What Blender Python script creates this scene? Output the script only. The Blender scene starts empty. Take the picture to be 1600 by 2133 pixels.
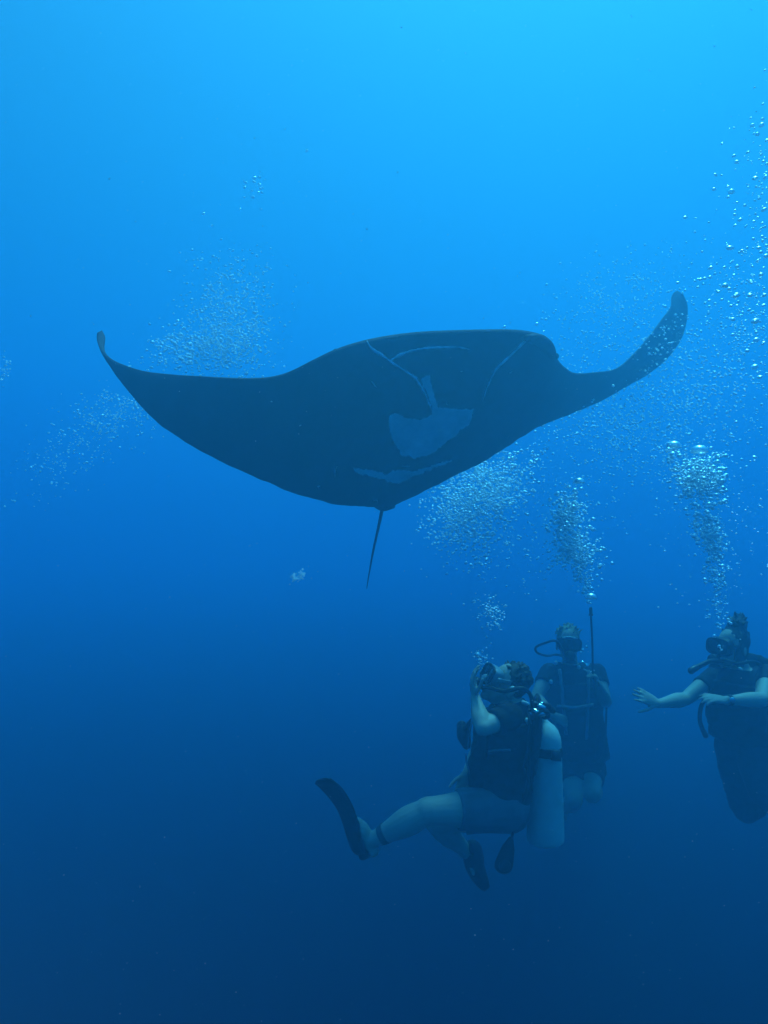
import bpy, bmesh, math, random
import numpy as np
from mathutils import Vector, Matrix, noise
from mathutils.bvhtree import BVHTree

random.seed(11)
RNG = np.random.default_rng(11)
scene = bpy.context.scene
COL = scene.collection
R = math.radians

# ---------------------------------------------------------------- camera
F = 1537.0                                   # focal length in photo pixels (photo is 1600 wide)
cam_d = bpy.data.cameras.new("camera")
cam_d.sensor_fit = 'HORIZONTAL'
cam_d.angle = 2 * math.atan(800 / F)
cam_d.clip_start = 0.05
cam_d.clip_end = 1000
cam = bpy.data.objects.new("camera", cam_d)
cam.rotation_euler = (R(90), 0, 0)
COL.objects.link(cam)
scene.camera = cam

# ---------------------------------------------------------------- sky, sun, exposure
SUN_EL, SUN_AZ = 66.0, 24.0                  # azimuth measured from +Y towards +X
world = bpy.data.worlds.new("World")
scene.world = world
world.use_nodes = True
wn = world.node_tree
bg = wn.nodes["Background"]
sky = wn.nodes.new("ShaderNodeTexSky")
sky.sky_type = 'NISHITA'
sky.sun_disc = False
sky.sun_elevation = R(SUN_EL)
sky.sun_rotation = R(SUN_AZ)
wn.links.new(sky.outputs[0], bg.inputs[0])
bg.inputs[1].default_value = 0.14

sun_d = bpy.data.lights.new("sun", 'SUN')
sun_d.energy = 5.0
sun_d.angle = R(14)
sun_d.color = (1.0, 0.985, 0.955)
sun = bpy.data.objects.new("sun", sun_d)
sdir = Vector((math.sin(R(SUN_AZ)) * math.cos(R(SUN_EL)), math.cos(R(SUN_AZ)) * math.cos(R(SUN_EL)), math.sin(R(SUN_EL))))
sun.rotation_euler = sdir.to_track_quat('Z', 'Y').to_euler()
COL.objects.link(sun)

scene.view_settings.view_transform = 'Standard'
scene.view_settings.look = 'None'
scene.view_settings.gamma = 1
scene.view_settings.use_curve_mapping = False
scene.view_settings.exposure = 0.68
cy = scene.cycles
cy.max_bounces = 12
cy.volume_bounces = 6
cy.diffuse_bounces = 5
cy.transmission_bounces = 8
cy.glossy_bounces = 10
cy.transparent_max_bounces = 96
cy.use_denoising = True
cy.caustics_reflective = False
cy.caustics_refractive = False

# ---------------------------------------------------------------- helpers
def P(px, py, d):
    """A point at distance d in front of the camera that the photo shows at (px, py)."""
    return Vector(((px - 800) / F * d, d, (1066.5 - py) / F * d))

def tag(o, label=None, cat=None, group=None, kind=None):
    if label: o['label'] = label
    if cat: o['category'] = cat
    if group: o['group'] = group
    if kind: o['kind'] = kind
    return o

def empty(name, loc, label, cat, group=None):
    o = bpy.data.objects.new(name, None)
    o.location = loc
    COL.objects.link(o)
    bpy.context.view_layer.update()
    return tag(o, label, cat, group)

def link_mesh(name, me, mat, parent=None, smooth=True):
    me.materials.clear()
    me.materials.append(mat)
    if smooth:
        me.polygons.foreach_set("use_smooth", [True] * len(me.polygons))
    o = bpy.data.objects.new(name, me)
    COL.objects.link(o)
    if parent is not None:
        o.parent = parent
        off = Vector((0, 0, 0))
        p = parent
        while p is not None:
            off += p.location
            p = p.parent
        o.location = -off if parent.parent is None else Vector((0, 0, 0))
        if parent.parent is not None:
            o.location = Vector((0, 0, 0))
    return o

def frame_of(d):
    d = d.normalized()
    a = Vector((0, 0, 1)) if abs(d.z) < 0.9 else Vector((1, 0, 0))
    x = d.cross(a).normalized()
    return x, d.cross(x).normalized()

def catmull(pts, n):
    pts = [Vector(p) for p in pts]
    ext = [pts[0] * 2 - pts[1]] + pts + [pts[-1] * 2 - pts[-2]]
    out = []
    for k in range(n):
        t = k / (n - 1) * (len(pts) - 1)
        i = min(int(t), len(pts) - 2)
        f = t - i
        a, b, c, d = ext[i:i + 4]
        out.append(0.5 * ((2 * b) + (c - a) * f + (2 * a - 5 * b + 4 * c - d) * f * f + (3 * b - a - 3 * c + d) * f ** 3))
    return out

class Shape:
    """Collects lofts, tapered capsules and ellipsoids; builds one mesh."""
    def __init__(self):
        self.bm = bmesh.new()
    def loft(self, rings, n=20, cap=True, power=1.0):
        prev, first = None, None
        for c, a, b in rings:
            vs = []
            for k in range(n):
                t = 2 * math.pi * k / n
                ct, st = math.cos(t), math.sin(t)
                if power != 1.0:
                    ct = math.copysign(abs(ct) ** power, ct)
                    st = math.copysign(abs(st) ** power, st)
                vs.append(self.bm.verts.new(c + a * ct + b * st))
            if prev:
                for k in range(n):
                    self.bm.faces.new((prev[k], prev[(k + 1) % n], vs[(k + 1) % n], vs[k]))
            else:
                first = vs
            prev = vs
        if cap:
            self.bm.faces.new(first[::-1])
            self.bm.faces.new(prev)
        return self
    def ell(self, c, axes, n=16):
        rings = []
        x, y, z = axes
        m = n // 2 + 2
        for i in range(1, m):
            t = math.pi * i / m
            rings.append((c - z * math.cos(t), x * math.sin(t), y * math.sin(t)))
        return self.loft(rings, n)
    def ball(self, c, r, n=14):
        return self.ell(c, (Vector((r, 0, 0)), Vector((0, r, 0)), Vector((0, 0, r))), n)
    def cone(self, p0, r0, p1, r1, n=16, round0=True, round1=True):
        x, y = frame_of(p1 - p0)
        self.loft([(p0, x * r0, y * r0), (p1, x * r1, y * r1)], n)
        if round0: self.ball(p0, r0 * 0.995, n)
        if round1: self.ball(p1, r1 * 0.995, n)
        return self
    def limb(self, pts, radii, n=16, round0=True, round1=True):
        k = 4 * (len(pts) - 1) + 1
        cs = catmull(pts, k)
        rr = [v.x for v in catmull([Vector((r, 0, 0)) for r in radii], k)]
        rings = []
        for i, c in enumerate(cs):
            d = cs[min(i + 1, k - 1)] - cs[max(i - 1, 0)]
            x, y = frame_of(d)
            rings.append((c, x * rr[i], y * rr[i]))
        # keep frames from flipping
        fixed = [rings[0]]
        for c, x, y in rings[1:]:
            px, py = fixed[-1][1], fixed[-1][2]
            d = x.cross(y).normalized()
            r = x.length
            nx = (px - d * px.dot(d)).normalized()
            fixed.append((c, nx * r, d.cross(nx).normalized() * r))
        self.loft(fixed, n)
        if round0: self.ball(cs[0], rr[0] * 0.995, n)
        if round1: self.ball(cs[-1], rr[-1] * 0.995, n)
        return self
    def tube(self, pts, r, n=8, steps=None):
        k = steps or max(8, 6 * (len(pts) - 1))
        cs = catmull(pts, k)
        rings, nx = [], None
        for i, c in enumerate(cs):
            d = (cs[min(i + 1, k - 1)] - cs[max(i - 1, 0)]).normalized()
            if nx is None:
                nx = frame_of(d)[0]
            nx = (nx - d * nx.dot(d)).normalized()
            rr = r if not callable(r) else r(i / (k - 1))
            rings.append((c, nx * rr, d.cross(nx) * rr))
        return self.loft(rings, n)
    def box(self, c, x, y, z):
        vs = [self.bm.verts.new(c + x * i + y * j + z * k) for i in (-1, 1) for j in (-1, 1) for k in (-1, 1)]
        for q in ((0, 1, 3, 2), (4, 6, 7, 5), (0, 4, 5, 1), (2, 3, 7, 6), (0, 2, 6, 4), (1, 5, 7, 3)):
            self.bm.faces.new([vs[i] for i in q])
        return self
    def mesh(self, name):
        bmesh.ops.recalc_face_normals(self.bm, faces=self.bm.faces)
        me = bpy.data.meshes.new(name)
        self.bm.to_mesh(me)
        self.bm.free()
        return me
    def build(self, name, mat, parent=None):
        return link_mesh(name, self.mesh(name), mat, parent)
    def skin(self, name, mat, parent=None, voxel=0.007, smooth=4, wrinkle=0.0, wscale=9.0):
        """Fuse everything into one continuous surface."""
        me = self.mesh(name)
        tmp = bpy.data.objects.new("fuse", me)
        COL.objects.link(tmp)
        m = tmp.modifiers.new("r", 'REMESH')
        m.mode = 'VOXEL'
        m.voxel_size = voxel
        s = tmp.modifiers.new("s", 'SMOOTH')
        s.factor = 0.5
        s.iterations = smooth
        dg = bpy.context.evaluated_depsgraph_get()
        out = bpy.data.meshes.new_from_object(tmp.evaluated_get(dg))
        bpy.data.objects.remove(tmp)
        bpy.data.meshes.remove(me)
        out.name = name
        if wrinkle:
            n = len(out.vertices)
            co = np.empty(n * 3); out.vertices.foreach_get("co", co)
            nr = np.empty(n * 3); out.vertices.foreach_get("normal", nr)
            co = co.reshape(-1, 3); nr = nr.reshape(-1, 3)
            w = np.array([noise.noise(q) + 0.5 * noise.noise(q * 2.3) for q in
                          (Vector((a * wscale, b * wscale, c * wscale * 2.2)) for a, b, c in co)])
            out.vertices.foreach_set("co", (co + nr * (w * wrinkle)[:, None]).ravel())
            out.update()
        return link_mesh(name, out, mat, parent)

# ---------------------------------------------------------------- materials
def mat(name, col, rough=0.6, metallic=0.0, var=0.0, scale=8.0, bump=0.0, bscale=120.0, spec=0.5):
    m = bpy.data.materials.new(name)
    m.use_nodes = True
    nt = m.node_tree
    b = nt.nodes["Principled BSDF"]
    b.inputs["Base Color"].default_value = (*col, 1)
    b.inputs["Roughness"].default_value = rough
    b.inputs["Metallic"].default_value = metallic
    b.inputs["Specular IOR Level"].default_value = spec * 0.5
    tc = nt.nodes.new("ShaderNodeTexCoord")
    if var:
        n = nt.nodes.new("ShaderNodeTexNoise")
        n.inputs["Scale"].default_value = scale
        n.inputs["Detail"].default_value = 6
        n.inputs["Roughness"].default_value = 0.62
        nt.links.new(tc.outputs["Object"], n.inputs["Vector"])
        r = nt.nodes.new("ShaderNodeValToRGB")
        r.color_ramp.elements[0].position = 0.3
        r.color_ramp.elements[1].position = 0.72
        r.color_ramp.elements[0].color = (*[c * (1 - var) for c in col], 1)
        r.color_ramp.elements[1].color = (*[min(1, c * (1 + var)) for c in col], 1)
        nt.links.new(n.outputs["Fac"], r.inputs["Fac"])
        nt.links.new(r.outputs["Color"], b.inputs["Base Color"])
    if bump:
        n2 = nt.nodes.new("ShaderNodeTexNoise")
        n2.inputs["Scale"].default_value = bscale
        n2.inputs["Detail"].default_value = 4
        nt.links.new(tc.outputs["Object"], n2.inputs["Vector"])
        bp = nt.nodes.new("ShaderNodeBump")
        bp.inputs["Strength"].default_value = bump
        bp.inputs["Distance"].default_value = 0.01
        nt.links.new(n2.outputs["Fac"], bp.inputs["Height"])
        nt.links.new(bp.outputs["Normal"], b.inputs["Normal"])
    return m

M = dict(
    manta=mat("manta_skin", (0.026, 0.017, 0.024), 0.75, var=0.85, scale=1.7, bump=0.5, bscale=18),
    patch=mat("pale_belly", (0.60, 0.66, 0.60), 0.7, var=0.25, scale=7, bump=0.2, bscale=60),
    scar=mat("white_edge", (0.8, 0.8, 0.77), 0.7, var=0.35, scale=14),
    eye=mat("eye", (0.01, 0.01, 0.01), 0.15),
    skin=mat("human_skin", (0.47, 0.35, 0.26), 0.55, var=0.12, scale=9, bump=0.1, bscale=90),
    tan=mat("hazed_skin", (0.34, 0.24, 0.18), 0.55, var=0.12, scale=9, bump=0.1, bscale=90),  # skin darkened in colour so the far diver's legs fade into the haze
    neoprene=mat("black_neoprene", (0.011, 0.012, 0.015), 0.85, var=0.3, scale=12, bump=0.3, bscale=30),
    short=mat("dark_shorts", (0.13, 0.13, 0.135), 0.85, var=0.2, scale=14, bump=0.3, bscale=30),
    legging=mat("dark_leggings", (0.03, 0.033, 0.045), 0.85, var=0.2, scale=14, bump=0.2, bscale=30),
    nylon=mat("black_nylon", (0.013, 0.014, 0.017), 0.8, var=0.35, scale=20, bump=0.4, bscale=45),
    rubber=mat("black_rubber", (0.015, 0.015, 0.017), 0.5, var=0.2, scale=20),
    plastic=mat("dark_plastic", (0.03, 0.03, 0.033), 0.35),
    lens=mat("mask_lens", (0.03, 0.045, 0.05), 0.08, spec=1.0),
    clear=mat("clear_silicone", (0.25, 0.28, 0.28), 0.3),
    tank=mat("grey_tank_paint", (0.47, 0.50, 0.42), 0.38, metallic=0.0, var=0.16, scale=6, bump=0.05, bscale=50),
    chrome=mat("chromed_brass", (0.75, 0.75, 0.73), 0.2, metallic=1.0),
    pale=mat("pale_webbing", (0.6, 0.6, 0.56), 0.7, var=0.2, scale=30),
    grey=mat("grey_trim", (0.22, 0.21, 0.22), 0.7, var=0.2, scale=30),
    blond=mat("blond_hair", (0.24, 0.19, 0.11), 0.6, var=0.35, scale=40, bump=0.8, bscale=80),
    brown=mat("brown_hair", (0.055, 0.042, 0.03), 0.6, var=0.4, scale=40, bump=0.8, bscale=80),
    dark=mat("dark_hair", (0.025, 0.02, 0.018), 0.55, var=0.4, scale=40, bump=0.8, bscale=80),
    ink=mat("tattoo_ink", (0.06, 0.07, 0.08), 0.6, var=0.3, scale=60),
    snow=mat("plankton", (0.55, 0.55, 0.5), 0.8),
    deep=mat("deep_water", (0.002, 0.012, 0.035), 0.95),
)

def bubble_mat(name, milky, see_through, rough):
    """Air in water: the rim mirrors what lies around it, the middle lets one see through."""
    m = bpy.data.materials.new(name)
    m.use_nodes = True
    nt = m.node_tree
    nt.nodes.remove(nt.nodes["Principled BSDF"])
    out = nt.nodes["Material Output"]
    lw = nt.nodes.new("ShaderNodeLayerWeight")
    lw.inputs["Blend"].default_value = 0.42
    ramp = nt.nodes.new("ShaderNodeValToRGB")
    ramp.color_ramp.elements[0].position = 0.12
    ramp.color_ramp.elements[0].color = (see_through, see_through, see_through, 1)
    ramp.color_ramp.elements[1].position = 0.55
    ramp.color_ramp.elements[1].color = (1, 1, 1, 1)
    tr = nt.nodes.new("ShaderNodeBsdfTransparent")
    gl = nt.nodes.new("ShaderNodeBsdfGlossy")
    gl.inputs["Color"].default_value = (1, 1, 1, 1)
    gl.inputs["Roughness"].default_value = rough
    mx = nt.nodes.new("ShaderNodeMixShader")
    tl = nt.nodes.new("ShaderNodeBsdfTranslucent")
    tl.inputs["Color"].default_value = (0.95, 0.97, 0.97, 1)
    df = nt.nodes.new("ShaderNodeBsdfDiffuse")
    df.inputs["Color"].default_value = (0.95, 0.97, 0.97, 1)
    m1 = nt.nodes.new("ShaderNodeMixShader")
    m1.inputs[0].default_value = 0.35
    nt.links.new(tl.outputs[0], m1.inputs[1])
    nt.links.new(df.outputs[0], m1.inputs[2])
    m2 = nt.nodes.new("ShaderNodeMixShader")
    m2.inputs[0].default_value = milky
    nt.links.new(gl.outputs[0], m2.inputs[1])
    nt.links.new(m1.outputs[0], m2.inputs[2])
    nt.links.new(lw.outputs["Facing"], ramp.inputs["Fac"])
    geo = nt.nodes.new("ShaderNodeNewGeometry")
    front = nt.nodes.new("ShaderNodeMath")                 # only the outer skin mirrors
    front.operation = 'SUBTRACT'
    front.inputs[0].default_value = 1.0
    nt.links.new(geo.outputs["Backfacing"], front.inputs[1])
    mul = nt.nodes.new("ShaderNodeMath")
    mul.operation = 'MULTIPLY'
    nt.links.new(ramp.outputs["Color"], mul.inputs[0])
    nt.links.new(front.outputs[0], mul.inputs[1])
    nt.links.new(mul.outputs[0], mx.inputs["Fac"])
    nt.links.new(tr.outputs[0], mx.inputs[1])
    nt.links.new(m2.outputs[0], mx.inputs[2])
    nt.links.new(mx.outputs[0], out.inputs["Surface"])
    return m
M['bubble'] = bubble_mat("air_bubble", 0.12, 0.45, 0.3)
M['foam'] = bubble_mat("fine_bubbles", 0.08, 0.3, 0.26)
M['glint'] = bubble_mat("bright_bubbles", 0.08, 0.72, 0.36)

# ---------------------------------------------------------------- the sea
def sea():
    # far water: a deep bowl, open to the sky above
    s = Shape()
    prof = [(0.5, -62), (40, -62), (78, -55), (90, -20), (95, 0), (105, 25), (135, 60), (190, 135), (270, 235)]
    s.loft([(Vector((0, 0, z)), Vector((r, 0, 0)), Vector((0, r, 0))) for r, z in prof], 64, cap=False)
    o = s.build("water", M['deep'])
    tag(o, "deep blue open water fading into the distance", None, None, "structure")
    # the water itself, an even volume lit from above
    b = Shape()
    b.box(Vector((0, 0, (HAZE_TOP + HAZE_LOW) / 2)), Vector((48, 0, 0)), Vector((0, 48, 0)), Vector((0, 0, (HAZE_TOP - HAZE_LOW) / 2)))
    m = bpy.data.materials.new("sea_water_haze")
    m.use_nodes = True
    nt = m.node_tree
    nt.nodes.remove(nt.nodes["Principled BSDF"])
    v = nt.nodes.new("ShaderNodeVolumePrincipled")
    v.inputs["Color"].default_value = HAZE_COL
    v.inputs["Absorption Color"].default_value = HAZE_ABS
    v.inputs["Density"].default_value = HAZE_DENS
    v.inputs["Anisotropy"].default_value = HAZE_G
    nt.links.new(v.outputs[0], nt.nodes["Material Output"].inputs["Volume"])
    o = link_mesh("haze", b.mesh("haze"), m, None, False)
    tag(o, "blue sea water that veils everything with distance", None, None, "stuff")

HAZE_DENS, HAZE_G = 0.26, 0.55
HAZE_COL = (0.045, 0.182, 0.275, 1)
HAZE_ABS = (0.0, 0.49, 0.805, 1)
HAZE_TOP, HAZE_LOW = 8.0, -3.4
sea()

# ---------------------------------------------------------------- the manta
def manta():
    # stations from the left tip to the right tip: leading edge px, trailing edge px, depths, thickness
    S = [
        (212, 689, 203, 693, 4.54, 4.47, 0.012), (219, 704, 202, 708, 4.50, 4.44, 0.018), (217, 726, 208, 725, 4.42, 4.38, 0.020),
        (224, 741, 216, 743, 4.34, 4.33, 0.022), (250, 757, 231, 767, 4.29, 4.29, 0.030), (300, 773, 258, 804, 4.22, 4.23, 0.040),
        (360, 780, 300, 853, 4.13, 4.14, 0.055), (430, 784, 360, 904, 4.04, 4.08, 0.070), (500, 787, 430, 946, 4.07, 4.16, 0.090),
        (560, 785, 500, 981, 4.12, 4.35, 0.110), (605, 773, 565, 1009, 4.16, 4.53, 0.135), (655, 748, 620, 1030, 4.17, 4.70, 0.170),
        (705, 725, 680, 1046, 4.20, 4.86, 0.200), (770, 706, 735, 1053, 4.25, 5.01, 0.235), (850, 693, 775, 1056, 4.32, 5.14, 0.260),
        (930, 688, 798, 1060, 4.33, 5.19, 0.270), (1010, 686, 818, 1056, 4.37, 5.21, 0.260), (1060, 686, 850, 1040, 4.42, 5.19, 0.245),
        (1097, 689, 900, 1015, 4.56, 5.20, 0.225), (1130, 698, 950, 990, 4.74, 5.26, 0.200), (1154, 718, 1000, 965, 4.95, 5.37, 0.175),
        (1160, 745, 1050, 934, 5.13, 5.48, 0.150), (1178, 766, 1095, 905, 5.34, 5.64, 0.125), (1200, 777, 1140, 881, 5.57, 5.81, 0.100),
        (1240, 775, 1190, 862, 5.86, 6.08, 0.085), (1285, 767, 1245, 838, 6.21, 6.40, 0.070), (1320, 737, 1300, 808, 6.54, 6.70, 0.058),
        (1352, 700, 1352, 779, 6.84, 6.95, 0.050), (1378, 665, 1395, 741, 7.12, 7.16, 0.042), (1396, 640, 1420, 705, 7.32, 7.34, 0.035),
        (1399, 618, 1431, 668, 7.45, 7.45, 0.028), (1404, 609, 1432, 636, 7.52, 7.51, 0.020), (1410, 606, 1424, 614, 7.57, 7.52, 0.012),
    ]
    NU, NV = 300, 84
    le = catmull([P(a, b, d) for a, b, c, e, d, g, t in S], NU)
    te = catmull([P(c, e, g) for a, b, c, e, d, g, t in S], NU)
    th = [v.x for v in catmull([Vector((s[6], 0, 0)) for s in S], NU)]
    # ragged trailing edge
    for i in range(NU):
        k = noise.noise(Vector((i * 0.09, 3.1, 0))) * 0.012 + noise.noise(Vector((i * 0.33, 7.7, 0))) * 0.006
        te[i] = te[i] + Vector((0, 0, k)) * min(1, th[i] * 12)
    base = [[le[i].lerp(te[i], j / (NV - 1)) for j in range(NV)] for i in range(NU)]
    def nrm(i, j):
        du = base[min(i + 3, NU - 1)][j] - base[max(i - 3, 0)][j]
        dv = base[i][min(j + 1, NV - 1)] - base[i][max(j - 1, 0)]
        n = du.cross(dv)
        n = n.normalized() if n.length > 1e-9 else Vector((0, -1, 0))
        return n if n.y < 0 else -n
    bm = bmesh.new()
    ven, dor = [], []
    for i in range(NU):
        rv, rd = [], []
        for j in range(NV):
            v = j / (NV - 1)
            n = nrm(i, min(max(j, 1), NV - 2))
            fv = 1.5 * (v ** 0.55) * (1 - v) ** 0.85
            fd = 1.7 * (v ** 0.85) * (1 - v) ** 0.9
            h = th[i] * fv
            # shallow muscles of the belly
            h *= 1 + 0.09 * noise.noise(base[i][j] * 2.3) + 0.04 * noise.noise(base[i][j] * 6.1)
            if j in (0, NV - 1):
                w = bm.verts.new(base[i][j])
                rv.append(w); rd.append(w)
            else:
                rv.append(bm.verts.new(base[i][j] + n * (h * 0.55 + 0.003)))
                rd.append(bm.verts.new(base[i][j] - n * (th[i] * fd * 0.75 + 0.003)))
        ven.append(rv); dor.append(rd)
    for i in range(NU - 1):
        for j in range(NV - 1):
            bm.faces.new((ven[i][j], ven[i + 1][j], ven[i + 1][j + 1], ven[i][j + 1]))
            bm.faces.new((dor[i][j], dor[i][j + 1], dor[i + 1][j + 1], dor[i + 1][j]))
    for i in (0, NU - 1):
        loop = ven[i] + dor[i][1:-1][::-1]
        bm.faces.new(loop if i else loop[::-1])
    bmesh.ops.recalc_face_normals(bm, faces=bm.faces)
    tree = BVHTree.FromBMesh(bm)
    me = bpy.data.meshes.new("body")
    bm.to_mesh(me); bm.free()
    root = empty("manta_ray", P(880, 870, 5.1), "large black manta ray gliding overhead with raised wing tips and pale belly patch", "manta ray")
    link_mesh("body", me, M['manta'], root)
    def on_belly(px, py, lift):
        d = P(px, py, 1).normalized()
        hit, n, idx, dist = tree.ray_cast(Vector((0, 0, 0)), d)
        if hit is None: return None, None
        if n.dot(d) > 0: n = -n
        return hit + n * lift, n
    def inside(x, y, poly):
        c = False
        for k in range(len(poly)):
            (x0, y0), (x1, y1) = poly[k - 1], poly[k]
            if (y0 > y) != (y1 > y) and x < (x1 - x0) * (y - y0) / (y1 - y0) + x0:
                c = not c
        return c
    def patch(name, zpoly, material, step=1.6, label=None):
        poly = [(680 + a / 2.857, 640 + b / 2.857) for a, b in zpoly]
        xs = [p[0] for p in poly]; ys = [p[1] for p in poly]
        pb = bmesh.new(); grid = {}
        def vert(ix, iy):
            if (ix, iy) not in grid:
                x = min(xs) + ix * step; y = min(ys) + iy * step
                q, n = on_belly(x, y, 0.004)
                grid[ix, iy] = pb.verts.new(q) if q else None
            return grid[ix, iy]
        for ix in range(int((max(xs) - min(xs)) / step) + 1):
            for iy in range(int((max(ys) - min(ys)) / step) + 1):
                x = min(xs) + (ix + .5) * step; y = min(ys) + (iy + .5) * step
                jx = 2.2 * noise.noise(Vector((x * .12, y * .12, 1))) + 1.0 * noise.noise(Vector((x * .4, y * .4, 4)))
                jy = 2.2 * noise.noise(Vector((x * .12, y * .12, 9))) + 1.0 * noise.noise(Vector((x * .4, y * .4, 6)))
                if inside(x + jx, y + jy, poly):
                    q = [vert(ix, iy), vert(ix, iy + 1), vert(ix + 1, iy + 1), vert(ix + 1, iy)]
                    if all(q): pb.faces.new(q)
        bmesh.ops.recalc_face_normals(pb, faces=pb.faces)
        m2 = bpy.data.meshes.new(name); pb.to_mesh(m2); pb.free()
        o = link_mesh(name, m2, material, root)
        if label: o['label'] = label
    patch("belly_patch", [(565, 425), (610, 400), (620, 440), (640, 520), (665, 595), (720, 600), (790, 605), (872, 605), (868, 640),
          (855, 690), (800, 725), (770, 765), (720, 790), (680, 830), (640, 860), (600, 880), (545, 890), (525, 900), (490, 880),
          (445, 880), (425, 840), (400, 800), (378, 740), (372, 680), (380, 640), (420, 628), (470, 655), (520, 665), (560, 668),
          (600, 655), (625, 635), (632, 610), (615, 560), (595, 500), (575, 465)], M['patch'])
    patch("pelvic_patch", [(150, 955), (200, 960), (270, 970), (330, 980), (350, 993), (400, 970), (460, 966), (520, 973), (600, 948),
          (745, 902), (748, 914), (640, 958), (560, 988), (500, 1012), (440, 1042), (400, 1046), (350, 1027), (270, 1006), (200, 990),
          (170, 974)], M['patch'])
    def ridge(name, zpts, w0, w1, material):
        pts = [(680 + a / 2.857, 640 + b / 2.857) for a, b in zpts]
        cs = catmull([Vector((a, b, 0)) for a, b in pts], 60)
        q3 = []
        for k, c in enumerate(cs):
            q, n = on_belly(c.x, c.y + 0.7 * noise.noise(Vector((k * .5, 2, 0))), 0.002)
            if q: q3.append(q)
        sh = Shape()
        m_ = len(q3)
        sh.tube(q3, lambda t: max(0.0012, (w0 + (w1 - w0) * t) * (0.75 + 0.6 * noise.noise(Vector((t * 14, w0 * 900, 0)))) * min(1, 8 * (1 - t) + .15)), 6, m_)
        sh.build(name, material, root)
    ridge("head_fold", [(240, 203), (270, 245), (330, 285), (400, 335), (480, 385), (530, 420), (550, 450), (566, 475), (590, 520), (612, 575), (628, 615)], .0095, .0075, M['scar'])
    ridge("lower_lip", [(385, 312), (440, 280), (520, 255), (600, 243), (690, 238), (780, 238), (850, 250)], .0095, .006, M['scar'])
    ridge("head_fold", [(1205, 178), (1165, 215), (1110, 270), (1040, 335), (1000, 380), (970, 440), (945, 500), (930, 560)], .010, .006, M['scar'])
    for z in ([(268, 440), (280, 455), (296, 476)], [(1088, 392), (1098, 386), (1106, 380)], [(62, 945), (52, 975), (50, 1010)], [(714, 570), (718, 582)], [(800, 382), (810, 380)],
              [(450, 945), (500, 944)], [(280, 1150), (298, 1146), (304, 1158)], [(-160, 705), (-150, 700)], [(-330, 560), (-322, 562)], [(-40, 1062), (-52, 1066), (-46, 1074)]):
        ridge("scratch", z, .0045, .003, M['patch'])
    # rolled head fins tucked at the corners of the mouth, and the eyes behind them
    for pts, rad in (([(1098, 704, 4.52), (1120, 708, 4.62), (1140, 722, 4.80), (1150, 742, 4.98)], (.02, .04, .042, .018)),
                     ([(778, 716, 4.33), (760, 722, 4.34), (742, 734, 4.36), (722, 748, 4.39)], (.014, .028, .028, .012))):
        s = Shape(); s.limb([P(*p) for p in pts], rad, 12); s.build("cephalic_fin", M['manta'], root)
    for p in ((1158, 742, 5.06), (700, 734, 4.36)):
        s = Shape(); s.ball(P(*p), .022); s.build("eye", M['eye'], root)
    # tail with the little back fin at its root
    s = Shape()
    s.tube([P(802, 1040, 5.2), P(796, 1062, 5.24), P(788, 1100, 5.3), P(777, 1150, 5.38), P(769, 1195, 5.46), P(764, 1226, 5.52)],
           lambda t: 0.0125 * (1 - t) ** 0.9 + 0.0024, 10, 40)
    s.build("tail", M['manta'], root)
    s = Shape()
    s.limb([P(778, 1050, 5.19), P(797, 1056, 5.23), P(818, 1054, 5.25)], (.016, .03, .02), 12)
    s.build("back_fin", M['manta'], root)
manta()

# ---------------------------------------------------------------- divers
def hand(B, w, d, nrm, ts, curl=(18, 22, 18), size=1.0, spread=0.12):
    """w wrist, d direction of the fingers, nrm where the palm faces, ts which side the thumb is on."""
    d = d.normalized()
    nrm = (nrm - d * nrm.dot(d)).normalized()
    s = d.cross(nrm).normalized() * ts
    z = size
    B.loft([(w - d * .01 * z, s * .026 * z, nrm * .019 * z), (w + d * .03 * z, s * .037 * z, nrm * .018 * z),
            (w + d * .07 * z, s * .041 * z, nrm * .015 * z), (w + d * .092 * z, s * .038 * z, nrm * .011 * z)], 14)
    for off, L, add in ((.031, .070, 0), (.0105, .079, 2), (-.0105, .073, 5), (-.031, .056, 9)):
        p = w + d * (.086 - abs(off) * .18) * z + s * off * z
        dr = (d + s * off / .031 * spread).normalized()
        r = .0098 * z
        for seg, c in zip((.46, .30, .24), curl):
            ang = R(c + add)
            ax = dr.cross(nrm).normalized()
            dr = (Matrix.Rotation(ang, 3, ax) @ dr).normalized()
            q = p + dr * L * seg * z
            B.cone(p, r, q, r * .9, 8)
            p, r = q, r * .9
    p = w + d * .022 * z + s * .026 * z
    dr = (d * .62 + s * .75 + nrm * .25).normalized()
    r = .0125 * z
    for L, mix in ((.042, 0), (.032, .35), (.026, .3)):
        dr = (dr + d * mix + nrm * .06).normalized()
        q = p + dr * L * z
        B.cone(p, r, q, r * .86, 8)
        p, r = q, r * .86

def head_shape(B, c, f, u):
    r = f.cross(u).normalized() * f.length
    B.ell(c + u * .032 - f * .012, (r * .077, f * .097, u * .096))
    B.ell(c + f * .028 - u * .045, (r * .060, f * .064, u * .074))
    B.ell(c + f * .068 - u * .098, (r * .026, f * .024, u * .022))
    B.ell(c + f * .076 + u * .030, (r * .052, f * .018, u * .016))
    B.cone(c + f * .094 + u * .008, .010, c + f * .116 - u * .032, .015, 10)
    for k in (-1, 1):
        B.ell(c + r * .0125 * k + f * .104 - u * .034, (r * .010, f * .011, u * .009))
        B.ell(c + r * .036 * k + f * .066 - u * .022, (r * .026, f * .026, u * .024))
        B.ell(c + r * .079 * k - f * .012 - u * .012, (r * .011, f * .022, u * .034))
    B.ell(c + f * .090 - u * .064, (r * .025, f * .012, u * .007))
    B.ell(c + f * .087 - u * .076, (r * .021, f * .012, u * .008))

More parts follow.
